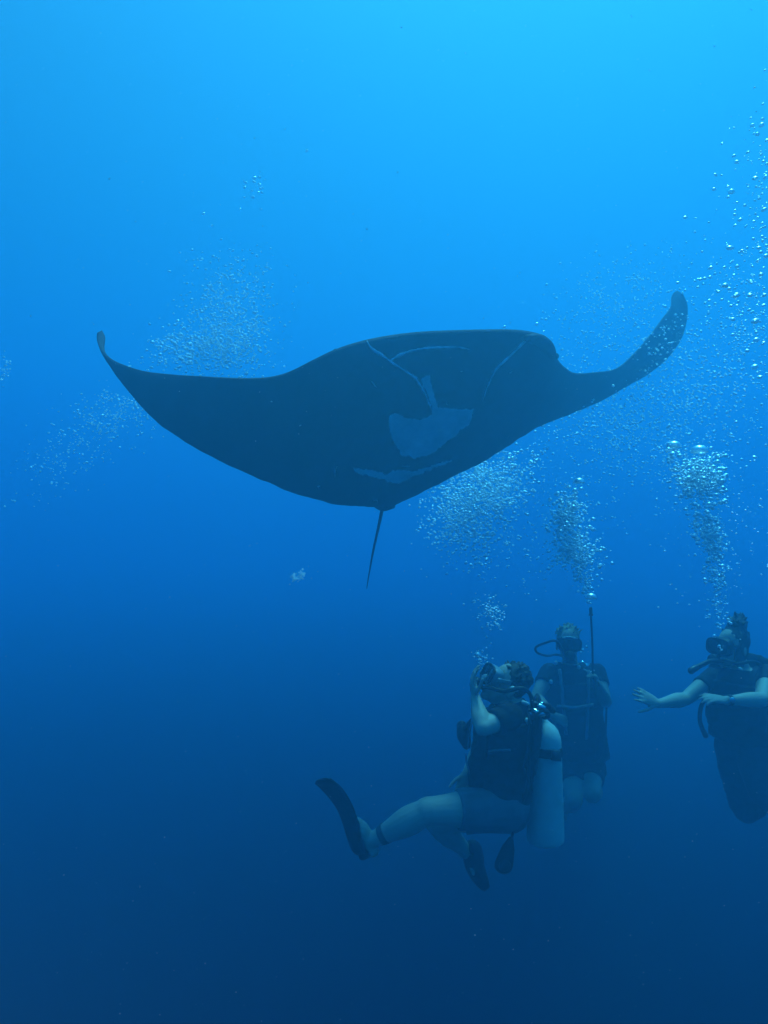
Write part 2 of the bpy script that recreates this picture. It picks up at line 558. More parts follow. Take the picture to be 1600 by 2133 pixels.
def eyes(root, c, f, u):
    r = f.cross(u).normalized() * f.length
    for k in (-1, 1):
        s = Shape(); s.ball(c + r * .031 * k + f * .083 + u * .006, .0125, 12)
        o = s.build("eye", M['pale'], root)
        s = Shape(); s.ball(c + r * .031 * k + f * .0905 + u * .006, .0062, 10)
        s.build("iris", M['eye'], o)

def dive_mask(root, c, f, u, lensmat='lens', skirtmat='rubber'):
    r = f.cross(u).normalized() * f.length
    m = c + f * .112 + u * .012
    s = Shape()
    def rr(cc, w, h, k=0.55):
        return (cc, r * w, u * h)
    s.loft([rr(m - f * .052, .070, .052), rr(m - f * .03, .080, .056), rr(m, .084, .052), rr(m + f * .004, .080, .048)], 28, power=.6)
    s.ell(m - u * .036 + f * .002, (r * .024, f * .024, u * .030))
    o = s.build("mask", M[skirtmat], root)
    # two panes, set proud of the skirt, each with its own frame
    for k in (-1, 1):
        s = Shape()
        cc = m + r * .040 * k + u * .004 + f * .006
        s.loft([(cc, r * .034, u * .036), (cc + f * .004, r * .033, u * .035)], 20, power=.6)
        s.build("lens", M[lensmat], o)
    s = Shape()
    ring = []
    for k in range(20):
        t = 2 * math.pi * k / 20
        ct, st = math.cos(t), math.sin(t)
        ring.append(m + f * .007 + r * math.copysign(abs(ct) ** .6, ct) * .081 + u * math.copysign(abs(st) ** .6, st) * .047)
    s.tube(ring + [ring[0]], .0055, 8, 60)
    s.build("frame", M['plastic'], o)
    s = Shape()
    a = []
    for k in range(0, 25):
        t = math.pi * (-0.04 + 1.08 * k / 24)
        a.append((c + u * .02 - f * (math.sin(t) * .118 - .075) + u * .03 * math.sin(t), math.cos(t)))
    rings = []
    for p, ct in a:
        q = p + r * ct * .088
        n = (q - (c + u * .02)).normalized()
        rings.append((q, n * .0025, u * .012))
    s.loft(rings, 8)
    s.build("strap", M[skirtmat], o)
    return o

def second_stage(root, c, f, u, name="second_stage"):
    r = f.cross(u).normalized() * f.length
    m = c + f * .138 - u * .066
    s = Shape()
    s.loft([(m - f * .030, r * .018, u * .012), (m - f * .012, r * .030, u * .028), (m - f * .004, r * .037, u * .034),
            (m + f * .018, r * .038, u * .035), (m + f * .027, r * .033, u * .030)], 24)
    s.loft([(m - u * .022 + f * .0, r * .024, f * .018), (m - u * .044 - f * .004, r * .05, f * .014), (m - u * .052 - f * .006, r * .052, f * .010)], 16)
    o = s.build(name, M['plastic'], root)
    s = Shape()
    s.loft([(m + f * .0275, r * .026, u * .024), (m + f * .032, r * .023, u * .021)], 20)
    s.build("purge_cover", M['rubber'], o)
    return m

def hair_cap(root, c, f, u, material, tuft=0.012, long=False, up=False):
    r = f.cross(u).normalized() * f.length
    s = Shape()
    s.ell(c + u * .045 - f * .026, (r * .083, f * .095, u * .093))
    s.ell(c - f * .055 - u * .010, (r * .068, f * .052, u * .075))
    rng = random.Random(5)
    for k in range(150):
        t, ph = rng.uniform(0, 2 * math.pi), rng.uniform(0, 1.25)
        n = (r * math.sin(ph) * math.cos(t) + f * (math.sin(ph) * math.sin(t) * .9 - .25) + u * math.cos(ph)).normalized()
        p = c + u * .045 - f * .026 + Vector(n) * .083
        q = p + n * rng.uniform(tuft * .4, tuft * 1.6) + Vector((rng.uniform(-1, 1), rng.uniform(-1, 1), rng.uniform(-.4, 1))) * tuft * .7
        s.cone(p, .011, q, .005, 6)
    if up:
        for k in (-1, 1):
            s.ell(c + r * .066 * k - u * .03 - f * .0, (r * .022, f * .045, u * .085))
        # bun standing up on the crown
        s.ell(c + u * .135 - f * .040, (r * .058, f * .055, u * .060))
        s.ell(c + u * .165 - f * .058, (r * .042, f * .040, u * .045))
        for k in range(40):
            t, ph = rng.uniform(0, 6.28), rng.uniform(.2, 2.2)
            n = (r * math.sin(ph) * math.cos(t) + f * math.sin(ph) * math.sin(t) + u * math.cos(ph)).normalized()
            p = c + u * .145 - f * .045 + n * .05
            s.cone(p, .012, p + n * rng.uniform(.008, .03) + Vector((0, 0, .012)), .004, 6)
    return s.skin("hair", material, root, .006, 2)

def torso(B, J, r, f, g=0.0, lo=0, hi=9, w=1.0, dp=1.0):
    """rings from the crotch to the neck; g inflates them for clothing."""
    up = (J['neck'] - J['pelvis']).normalized()
    rows = [(J['pelvis'] - up * .07, .125, .105), (J['pelvis'], .168, .125), (J['pelvis'].lerp(J['waist'], .55), .158, .115),
            (J['waist'], .140, .105), (J['waist'].lerp(J['chest'], .5), .150, .115), (J['chest'], .168, .122),
            (J['chest'].lerp(J['neck'], .45), .172, .112), (J['chest'].lerp(J['neck'], .75), .150, .088), (J['chest'].lerp(J['neck'], .97), .075, .06)]
    rings = [(c, r * (a * w + g), f * (b * dp + g)) for c, a, b in rows[lo:hi]]
    # a few more rings in between keep the outline soft
    out = []
    for k in range(len(rings) - 1):
        for t in (0, .33, .66):
            out.append(tuple(rings[k][m].lerp(rings[k + 1][m], t) for m in range(3)))
    out.append(rings[-1])
    B.loft(out, 28)

def arm(B, s, e, w, g=0.0, frac=None, k=1.0):
    if frac is not None:      # a sleeve: from the shoulder part of the way to the elbow, cut square
        q = s.lerp(e, frac)
        B.limb([s, s.lerp(q, .5), q], ((.058 * k) + g, (.054 * k) + g, (.05 * k) + g * 1.3), round1=False)
        return
    B.limb([s, s.lerp(e, .45), e], (.056 * k, .051 * k, .039 * k))
    B.limb([e, e.lerp(w, .3), e.lerp(w, .75), w], (.038 * k, .044 * k, .030 * k, .025 * k))

def leg(B, h, kn, a, g=0.0, frac=None, k=1.0):
    if frac is not None:
        q = h.lerp(kn, frac)
        B.limb([h, h.lerp(q, .5), q], (.098 * k + g, .090 * k + g, (.09 - .024 * frac) * k + g * 1.2), round1=False)
        return
    B.limb([h, h.lerp(kn, .35), h.lerp(kn, .75), kn], (.098 * k, .090 * k, .066 * k, .057 * k))
    mid = kn.lerp(a, .32)
    B.ball(kn.lerp(h, .04), .0605 * k)
    B.limb([kn, mid, kn.lerp(a, .7), a], (.053 * k, .062 * k, .043 * k, .033 * k))

def foot(B, a, heel_dir, toe_dir):
    h = a + heel_dir * .045
    B.limb([h, a.lerp(h, .4) + toe_dir * .09, a + toe_dir * .17 + heel_dir * .05], (.033, .036, .022), 12)

def swim_fin(root, a, toe, flat, L=.46, w0=.055, w1=.10, name="fin", mat_='rubber', pocket=True, bend=0.06):
    """a ankle, toe direction of the blade, flat normal of the blade."""
    toe = toe.normalized()
    flat = (flat - toe * flat.dot(toe)).normalized()
    s = toe.cross(flat)
    B = Shape()
    if pocket:
        B.loft([(a - toe * .055, s * .030, flat * .028), (a - toe * .02, s * .047, flat * .046), (a + toe * .06, s * .052, flat * .044),
                (a + toe * .14, s * .055, flat * .028), (a + toe * .19, s * .060, flat * .014)], 18)
    rows = []
    for k in range(9):
        t = k / 8
        w = w0 + (w1 - w0) * min(1, t * 1.35)
        if t > .9: w *= .86
        rows.append((a + toe * (.12 + t * L) + flat * bend * t * t, s * w, flat * (.009 - .006 * t)))
    B.loft(rows, 16, power=.7)
    o = B.build(name, M[mat_], root)
    for k in (-1, 1):
        q = Shape()
        q.tube([a + toe * (.10 + t * L) + flat * (bend * t * t + .002) + s * k * (w0 + (w1 - w0) * min(1, t * 1.35)) * .96 for t in (0, .25, .5, .75, .88)], .008, 8)
        q.build("side_rail", M[mat_], o)
    return o

def blade(pts, half_w, half_t, flat, root, name):
    """a fin or boot swept along a curved centre line."""
    n = 5 * (len(pts) - 1) + 1
    cs = catmull(pts, n)
    w = [v.x for v in catmull([Vector((a, 0, 0)) for a in half_w], n)]
    t = [v.x for v in catmull([Vector((a, 0, 0)) for a in half_t], n)]
    rings = []
    for i, c in enumerate(cs):
        d = (cs[min(i + 1, n - 1)] - cs[max(i - 1, 0)]).normalized()
        f = (flat - d * flat.dot(d)).normalized()
        rings.append((c, d.cross(f) * w[i], f * t[i]))
    s = Shape()
    s.loft(rings, 20, power=.8)
    s.ell(cs[0], (rings[0][1], rings[0][2], d * 0 + (cs[1] - cs[0]).normalized() * min(w[0], t[0])), 12)
    o = s.build(name, M['rubber'], root)
    if name == "fin":
        for k in (-1, 1):
            q = Shape()
            q.tube([rings[i][0] + rings[i][1] * k * .93 for i in range(n // 3, n - 3, 2)], .0075, 8)
            q.build("side_rail", M['rubber'], o)
    return o

def scuba_tank(top, bottom, label, f_out, boot=True, k=1.0):
    """grey cylinder with valve and first stage; f_out points away from the diver's back."""
    ax = (top - bottom).normalized()
    f_out = (f_out - ax * f_out.dot(ax)).normalized()
    sd = ax.cross(f_out)
    root = empty("scuba_tank", bottom, label, "scuba tank", "scuba tanks on the divers' backs")
    L = (top - bottom).length
    s = Shape()
    rows = [(0, .06), (.001, .094), (.008, .1), (.03, .101), (L - .115, .101), (L - .085, .098), (L - .055, .087), (L - .03, .068), (L - .012, .044), (L, .03), (L + .012, .027)]
    s.loft([(bottom + ax * h, f_out * r * k, sd * r * k) for h, r in rows], 40)
    s.build("cylinder", M['tank'], root)
    if boot:
        s = Shape()
        s.loft([(bottom + ax * (-.022), f_out * .090, sd * .090), (bottom + ax * (-.018), f_out * .101, sd * .101), (bottom + ax * .018, f_out * .104, sd * .104), (bottom + ax * .024, f_out * .102, sd * .102)], 40)
        s.build("boot", M['rubber'], root)
    v = top + ax * .04
    s = Shape()
    s.cone(top + ax * .008, .022, top + ax * .075, .020, 14)
    s.cone(v + ax * .012 - sd * .015, .013, v + ax * .012 - sd * .065, .013, 12, False, False)
    o = s.build("valve", M['chrome'], root)
    s = Shape()
    s.cone(v + ax * .012 - sd * .060, .023, v + ax * .012 - sd * .092, .025, 12, False, False)
    s.build("knob", M['rubber'], o)
    fs = v + ax * .022 - f_out * .055
    s = Shape()
    s.cone(fs - sd * .040, .024, fs + sd * .040, .024, 16, False, False)
    s.cone(fs, .018, fs + f_out * .05, .016, 12)
    s.cone(fs + sd * .035, .017, fs + sd * .062, .016, 12)
    s.build("first_stage", M['chrome'], root)
    return root, fs

def hose(root, pts, r=.0085, name="hose", material='rubber'):
    s = Shape(); s.tube(pts, r, 8, 40); return s.build(name, M[material], root)

# ---- first diver: kicks away to the left, looks up at the manta, left hand at the mouthpiece
def diver_one():
    D = 3.720
    f = Vector((-.98, .18, 0)).normalized(); u = Vector((0, 0, 1)); r = f.cross(u)
    J = dict(neck=P(1066, 1455, D), chest=P(1051, 1518, D), waist=P(1042, 1592, D), pelvis=P(1044, 1655, D))
    sL, sR = P(1060, 1492, 3.553), P(1052, 1490, 3.887)
    eL, wL = P(1006, 1516, 3.441), P(990, 1452, 3.590)
    eR, wR = P(1000, 1560, 3.962), P(972, 1612, 3.776)
    hL, kL, aL = P(1046, 1682, 3.618), P(888, 1690, 3.534), P(770, 1754, 3.590)
    hR, kR, aR = P(1046, 1682, 3.80), P(908, 1712, 3.79), P(975, 1778, 3.94)
    hf = Vector((-.84, -.16, .50)).normalized()
    hu = Vector((.50, 0, .86)); hu = (hu - hf * hu.dot(hf)).normalized()
    hf *= .95; hu *= .95
    hc = P(1052, 1428, D)
    root = empty("person", P(1045, 1655, D), "bare-legged diver in black seen from the side, looking up with a hand at the mouthpiece", "person")
    B = Shape()
    torso(B, J, r, f)
    head_shape(B, hc, hf, hu)
    B.limb([J['neck'] - u * .03, J['neck'].lerp(hc, .5), hc - hu * .05 - hf * .02], (.060, .054, .056))
    arm(B, sL, eL, wL); arm(B, sR, eR, wR)
    hand(B, wL, Vector((-.12, .10, 1)), Vector((1, .1, .1)), -1, (12, 20, 18), 1.0, .2)
    hand(B, wR, Vector((-.3, -.35, -.8)), Vector((.3, -.9, .1)), 1, (25, 35, 25))
    leg(B, hL, kL, aL, k=1.12); leg(B, hR, kR, aR, k=1.05)
    B.ball(hL + Vector((.03, .03, .0)), .105); B.ball(hR + Vector((.03, -.03, .0)), .105)
    foot(B, aL, Vector((.35, 0, -.9)), Vector((-.45, 0, .85)))
    foot(B, aR, Vector((.25, .05, -.2)), Vector((.36, -.22, -.80)))
    B.skin("body", M['skin'], root, .0065, 4)
    eyes(root, hc, hf, hu)
    hair_cap(root, hc, hf, hu, M['brown'])
    B = Shape()
    torso(B, J, r, f, .008, 1, 9)
    arm(B, sL, eL, wL, .012, .62); arm(B, sR, eR, wR, .012, .75)
    B.skin("wetsuit_top", M['neoprene'], root, .008, 3, .004)
    B = Shape()
    torso(B, J, r, f, .010, 0, 4)
    leg(B, hL, kL, aL, .009, .60, 1.12); leg(B, hR, kR, aR, .009, .60, 1.05)
    B.ball(hL + Vector((.03, .03, .0)), .115); B.ball(hR + Vector((.03, -.03, .0)), .115)
    B.skin("shorts", M['short'], root, .008, 3, .003)
    # buoyancy vest: back wing, waist wrap, padded front panels
    B = Shape()
    torso(B, J, r, f, .030, 1, 7, 1.02, 1.06)
    up = (J['neck'] - J['pelvis']).normalized()
    for k in (-1, 1):
        B.limb([J['chest'] + r * .11 * k - f * .12, J['chest'].lerp(J['neck'], .9) + r * .10 * k, J['chest'] + r * .11 * k + f * .125], (.028, .026, .03))
        B.ell(J['waist'] + r * .13 * k + f * .10 + up * .02, (r * .05, f * .06, up * .12))
    B.ell(J['chest'] - f * .145 - up * .05, (r * .17, f * .04, up * .24))
    v = B.skin("buoyancy_vest", M['nylon'], root, .008, 3, .007, 12)
    s = Shape(); s.limb([P(962, 1512, 3.674), P(966, 1532, 3.655), P(972, 1552, 3.655)], (.026, .034, .022), 12); s.build("inflator", M['plastic'], v)
    hose(v, [P(1010, 1490, 3.571), P(985, 1500, 3.590), P(968, 1522, 3.646)], .012, "inflator_hose")
    s = Shape(); s.tube([P(1012, 1567, 3.534), P(1036, 1563, 3.511), P(1064, 1562, 3.515)], .006, 6); s.build("buckle_strap", M['grey'], v)
    for a, b, c in (((1093, 1568, 3.590), (1099, 1588, 3.590), (1097, 1606, 3.590)), ((1088, 1642, 3.590), (1086, 1652, 3.590), (1083, 1658, 3.590))):
        s = Shape(); c0, c1, c2 = P(*a), P(*b), P(*c)
        s.loft([(c0, Vector((.019, .004, 0)), Vector((0, .005, 0))), (c1, Vector((.017, .004, 0)), Vector((0, .006, 0))), (c2, Vector((.010, .003, 0)), Vector((0, .004, 0)))], 10)
        s.build("pull_tag", M['pale'], v)
    for pts in ([(983, 1500, 3.571), (978, 1530, 3.571), (974, 1560, 3.581)], [(970, 1570, 3.581), (973, 1592, 3.581), (978, 1610, 3.590)]):
        s = Shape(); s.tube([P(*p) for p in pts], .005, 6); s.build("piping", M['grey'], v)
    dive_mask(root, hc, hf, hu, 'lens', 'clear')
    blade([P(762, 1774, 3.590), P(751, 1762, 3.590), P(742, 1742, 3.590), P(730, 1712, 3.585), P(719, 1684, 3.581), P(704, 1659, 3.571), P(688, 1640, 3.553), P(676, 1630, 3.534), P(668, 1624, 3.525)],
          [.028, .042, .045, .046, .051, .058, .063, .060, .036], [.026, .044, .040, .026, .018, .012, .009, .007, .005], Vector((-.55, -.80, -.25)), root, "fin")
    blade([P(766, 1772, 3.581), P(756, 1776, 3.585), P(750, 1776, 3.590)], [.03, .034, .03], [.022, .026, .018], Vector((.3, -.9, .2)), root, "fin_heel")
    blade([P(973, 1766, 3.928), P(982, 1768, 3.937), P(986, 1786, 3.937), P(990, 1806, 3.928), P(999, 1826, 3.909), P(1008, 1842, 3.890), P(1015, 1852, 3.881)],
          [.034, .046, .046, .040, .032, .025, .012], [.040, .052, .055, .052, .044, .034, .020], Vector((.80, -.55, .30)), root, "boot")
    # dark tattoo band above the ankle
    a0, a1 = kL.lerp(aL, .70), kL.lerp(aL, .80)
    s = Shape(); x, y = frame_of(a1 - a0)
    s.loft([(a0, x * .0508, y * .0508), (a0.lerp(a1, .5), x * .0470, y * .0470), (a1, x * .0445, y * .0445)], 24, cap=False)
    s.build("tattoo", M['ink'], root)
    # tank with its hoses and the gauge hanging below
    tk, fs = scuba_tank(P(1129, 1500, D + 0.019), P(1137, 1752, D + 0.019), "grey tank on the nearest diver's back with a black band round it", Vector((1, 0, 0)), False, .92)
    for h, w in ((.47, .022), (.30, 0)):
        if not w: continue
        ax = (P(1129, 1500, D) - P(1137, 1752, D)).normalized()
        c = P(1137, 1752, D + 0.019) + ax * h
        s = Shape()
        s.loft([(c - ax * w, Vector((.0955, 0, -.011)), Vector((0, .0955, 0))), (c - ax * w * .8, Vector((.0985, 0, -.011)), Vector((0, .0985, 0))),
                (c + ax * w * .8, Vector((.0985, 0, -.011)), Vector((0, .0985, 0))), (c + ax * w, Vector((.0955, 0, -.011)), Vector((0, .0955, 0)))], 36)
        s.box(c + Vector((-.09, -.02, 0)), Vector((.035, 0, 0)), Vector((0, .07, 0)), Vector((0, 0, w)))
        b = s.build("cam_band", M['nylon'], tk)
        s = Shape(); s.box(c + Vector((.045, -.10, -.004)), Vector((.022, .006, -.003)), Vector((-.003, .008, 0)), Vector((0, 0, w * 1.15))); s.build("buckle", M['plastic'], b)
    m = second_stage(tk, hc, hf, hu)
    hose(tk, [fs + Vector((-.02, -.03, .0)), P(1108, 1475, 3.571), P(1106, 1450, 3.534), P(1094, 1436, 3.515), P(1078, 1434, 3.515), P(1050, 1440, 3.534), P(1018, 1432, 3.590), m + Vector((.02, -.035, -.01))], .0095)
    hose(tk, [fs + Vector((-.02, -.02, -.01)), P(1103, 1500, 3.534), P(1102, 1570, 3.534), P(1098, 1640, 3.553), P(1080, 1690, 3.571), P(1068, 1738, 3.590), P(1064, 1752, 3.590)], .0075)
    s = Shape()
    ca, cb = P(1065, 1744, 3.590), P(1045, 1818, 3.590); ax = (cb - ca).normalized(); sd = Vector((0, -1, 0)); wd = ax.cross(sd)
    L = (cb - ca).length
    s.loft([(ca + ax * L * t, wd * w, sd * w * .5) for t, w in ((0, .011), (.12, .018), (.3, .032), (.55, .040), (.78, .046), (.92, .040), (1.0, .022))], 20)
    g = s.build("gauge_console", M['rubber'], tk)
    s = Shape(); q = ca + ax * L * .74 - Vector((0, .024, 0)); s.loft([(q, wd * .03, ax * .03), (q - Vector((0, .004, 0)), wd * .028, ax * .028)], 20); s.build("gauge", M['plastic'], g)
    s = Shape(); s.limb([P(1108, 1478, 3.590), P(1124, 1486, 3.571), P(1140, 1484, 3.590)], (.012, .016, .012), 10); s.build("hose_fitting", M['chrome'], tk)
    s = Shape(); s.limb([P(1098, 1500, 3.553), P(1102, 1506, 3.553)], (.012, .012), 10); s.build("hose_fitting", M['pale'], tk)
    for a_, b_, c_, q, mt in ((1116, 1468, 3.60, .016, 'plastic'), (1128, 1472, 3.58, .014, 'chrome'), (1140, 1470, 3.60, .016, 'plastic'), (1134, 1482, 3.58, .018, 'plastic'),
                              (1148, 1478, 3.62, .017, 'rubber'), (1110, 1488, 3.60, .013, 'chrome'), (1094, 1464, 3.60, .010, 'pale'), (1072, 1435, 3.58, .012, 'pale')):
        s = Shape(); s.limb([P(a_ - 4, b_ - 1, c_), P(a_ + 4, b_ + 2, c_)], (q, q * .9), 10); s.build("hose_fitting", M[mt], tk)
    hose(tk, [fs + Vector((.01, -.03, .0)), P(1132, 1478, 3.58), P(1112, 1492, 3.56), P(1096, 1512, 3.56), P(1080, 1530, 3.56), P(1060, 1540, 3.55)], .0075)
    for pts in ([(1030, 1470, 3.58), (1022, 1500, 3.55), (1016, 1540, 3.53), (1012, 1580, 3.53)], [(1072, 1480, 3.57), (1076, 1520, 3.55), (1072, 1560, 3.54)]):
        s = Shape(); s.tube([P(*p) for p in pts], .009, 6); s.build("shoulder_strap", M['rubber'], v)
diver_one()

# ---- second diver: behind the first, upright, faces the camera
def diver_two():
    D = 5.824
    f = Vector((-.12, -1, 0)).normalized(); u = Vector((0, 0, 1)); r = f.cross(u)
    J = dict(neck=P(1188, 1380, D), chest=P(1196, 1442, D), waist=P(1205, 1515, D), pelvis=P(1210, 1575, D))
    sR, sL = P(1144, 1402, D), P(1242, 1402, D)
    eR, wR = P(1116, 1455, 5.656), P(1150, 1490, 5.466)
    eL, wL = P(1262, 1462, 5.600), P(1247, 1428, 5.443)
    hR, kR, aR = P(1192, 1590, D), P(1196, 1668, 5.432), P(1178, 1684, 6.25)
    hL, kL, aL = P(1228, 1590, D), P(1234, 1655, 5.466), P(1243, 1640, 5.958)
    hf = Vector((-.18, -1, .10)).normalized(); hu = Vector((0.02, .08, 1)); hu = (hu - hf * hu.dot(hf)).normalized()
    hf *= 1.1; hu *= 1.1
    hc = P(1184, 1343, D)
    root = empty("person", P(1210, 1575, D), "fair-haired diver in a dark suit facing the camera, upright behind the nearest diver", "person")
    B = Shape()
    torso(B, J, r, f, 0, 0, 9, 1.12, 1.1)
    head_shape(B, hc, hf, hu)
    B.limb([J['neck'] - u * .03, J['neck'].lerp(hc, .5), hc - hu * .05 - hf * .02], (.062, .056, .058))
    arm(B, sL, eL, wL, k=1.16); arm(B, sR, eR, wR, k=1.16)
    hand(B, wL, Vector((-.35, -.15, .9)), Vector((-.9, -.1, -.3)), 1, (45, 60, 40))
    hand(B, wR, Vector((.75, -.25, -.3)), Vector((0, .9, -.4)), -1, (25, 35, 25))
    leg(B, hL, kL, aL, k=1.1); leg(B, hR, kR, aR, k=1.1)
    foot(B, aL, Vector((0, .5, .3)), Vector((.05, .6, -.75)))
    foot(B, aR, Vector((0, .7, 0)), Vector((-.1, .3, -.9)))
    B.skin("body", M['tan'], root, .008, 3)
    eyes(root, hc, hf, hu)
    hair_cap(root, hc, hf, hu, M['blond'], .022)
    B = Shape()
    torso(B, J, r, f, .010, 0, 9, 1.12, 1.1)
    arm(B, sL, eL, wL, .012, .45, 1.16); arm(B, sR, eR, wR, .012, .45, 1.16)
    leg(B, hL, kL, aL, .010, .6, 1.1); leg(B, hR, kR, aR, .010, .6, 1.1)
    B.skin("wetsuit", M['neoprene'], root, .009, 3, .004)
    B = Shape()
    torso(B, J, r, f, .032, 1, 7, 1.17, 1.2)
    up = u
    for k in (-1, 1):
        B.limb([J['chest'] + r * .11 * k - f * .12, J['chest'].lerp(J['neck'], .92) + r * .095 * k, J['chest'] + r * .10 * k + f * .125], (.03, .028, .032))
        B.ell(J['waist'] + r * .13 * k + f * .08, (r * .065, f * .07, up * .13))
        B.ell(J['chest'] + r * .17 * k - f * .06 - up * .06, (r * .05, f * .06, up * .22))
    v = B.skin("buoyancy_vest", M['nylon'], root, .009, 3, .007, 12)
    for a, b, c in ((1158, 1381, 5.622), (1206, 1390, 5.622), (1148, 1420, 5.578)):
        s = Shape(); s.ell(P(a, b, c), (Vector((.014, 0, 0)), Vector((0, .01, 0)), Vector((0, 0, .017)))); s.build("buckle", M['pale'], v)
    s = Shape(); s.tube([P(1216, 1394, 5.622), P(1228, 1400, 5.622), P(1238, 1396, 5.634)], .006, 6); s.build("strap", M['pale'], v)
    s = Shape(); s.limb([P(1252, 1536, 5.600), P(1250, 1560, 5.589), P(1244, 1580, 5.600)], (.02, .03, .02), 10); s.build("pocket", M['nylon'], v)
    mk = dive_mask(root, hc, hf, hu, 'lens', 'rubber')
    rr = hf.cross(hu)
    s = Shape(); m0 = hc + hf * .118 + hu * .062
    s.tube([m0 - rr * .05 - hu * .008, m0, m0 + rr * .045 - hu * .006], .007, 8); s.build("mask_highlight", M['pale'], mk)  # pale tube stands in for the highlight along the mask's top
    swim_fin(root, aR + Vector((0, .08, 0)), Vector((-.04, .85, -.50)), Vector((0, .5, .85)), .42, .055, .09)
    swim_fin(root, aL + Vector((0, .08, 0)), Vector((.02, .9, -.42)), Vector((0, .45, .9)), .42, .055, .09)
    tk, fs = scuba_tank(P(1214, 1400, D + 0.291), P(1220, 1596, D + 0.291), "dark-shaded tank behind the upright fair-haired diver", -f)
    m = second_stage(tk, hc, hf, hu)
    hose(tk, [fs + Vector((-.03, 0, 0)), P(1166, 1365, 6.048), P(1140, 1366, 5.936), P(1120, 1360, 5.846), P(1116, 1349, 5.779), P(1134, 1340, 5.667), P(1160, 1336, 5.622), m + Vector((-.035, 0, 0))], .0095)
    hose(tk, [fs + Vector((.03, 0, 0)), P(1246, 1400, 5.992), P(1262, 1450, 5.869), P(1262, 1520, 5.824), P(1259, 1600, 5.802)], .0085)
    s = Shape(); s.limb([P(1259, 1596, 5.802), P(1258, 1612, 5.790)], (.016, .022), 10); s.build("gauge_console", M['rubber'], tk)
    # bright chromed fitting beside the cheek
    for a, b, c, q in ((1214, 1354, 5.578, .012), (1222, 1347, 5.578, .010), (1210, 1360, 5.578, .008)):
        s = Shape(); s.ball(P(a, b, c), q, 12); s.build("hose_fitting", M['chrome'], tk)
    # thin upright stick held at the shoulder
    st = empty("pointer_stick", P(1237, 1424, 5.410), "thin dark upright stick rising beside the fair-haired diver's head", "stick")
    s = Shape(); s.tube([P(1238, 1436, 5.410), P(1235, 1400, 5.421), P(1234, 1340, 5.443), P(1231, 1282, 5.466)], .0075, 10); s.build("shaft", M['rubber'], st)
    s = Shape()
    a = P(1231, 1282, 5.466); b = P(1230, 1252, 5.477); ax = (b - a).normalized(); x, y = frame_of(ax)
    s.loft([(a + ax * h, x * q, y * q) for h, q in ((-.005, .009), (0, .017), (.008, .017), (.014, .011), (.03, .012), (.05, .012), (.06, .009))], 16)
    s.build("stick_head", M['plastic'], st)
    for pts in ([(1166, 1394, 5.62), (1170, 1430, 5.56), (1174, 1480, 5.55), (1180, 1530, 5.56)], [(1226, 1396, 5.62), (1226, 1440, 5.56), (1224, 1500, 5.55), (1222, 1540, 5.56)],
                [(1160, 1470, 5.54), (1196, 1474, 5.50), (1236, 1468, 5.54)]):
        s = Shape(); s.tube([P(*p) for p in pts], .012, 6); s.build("webbing", M['grey'], v)
diver_two()

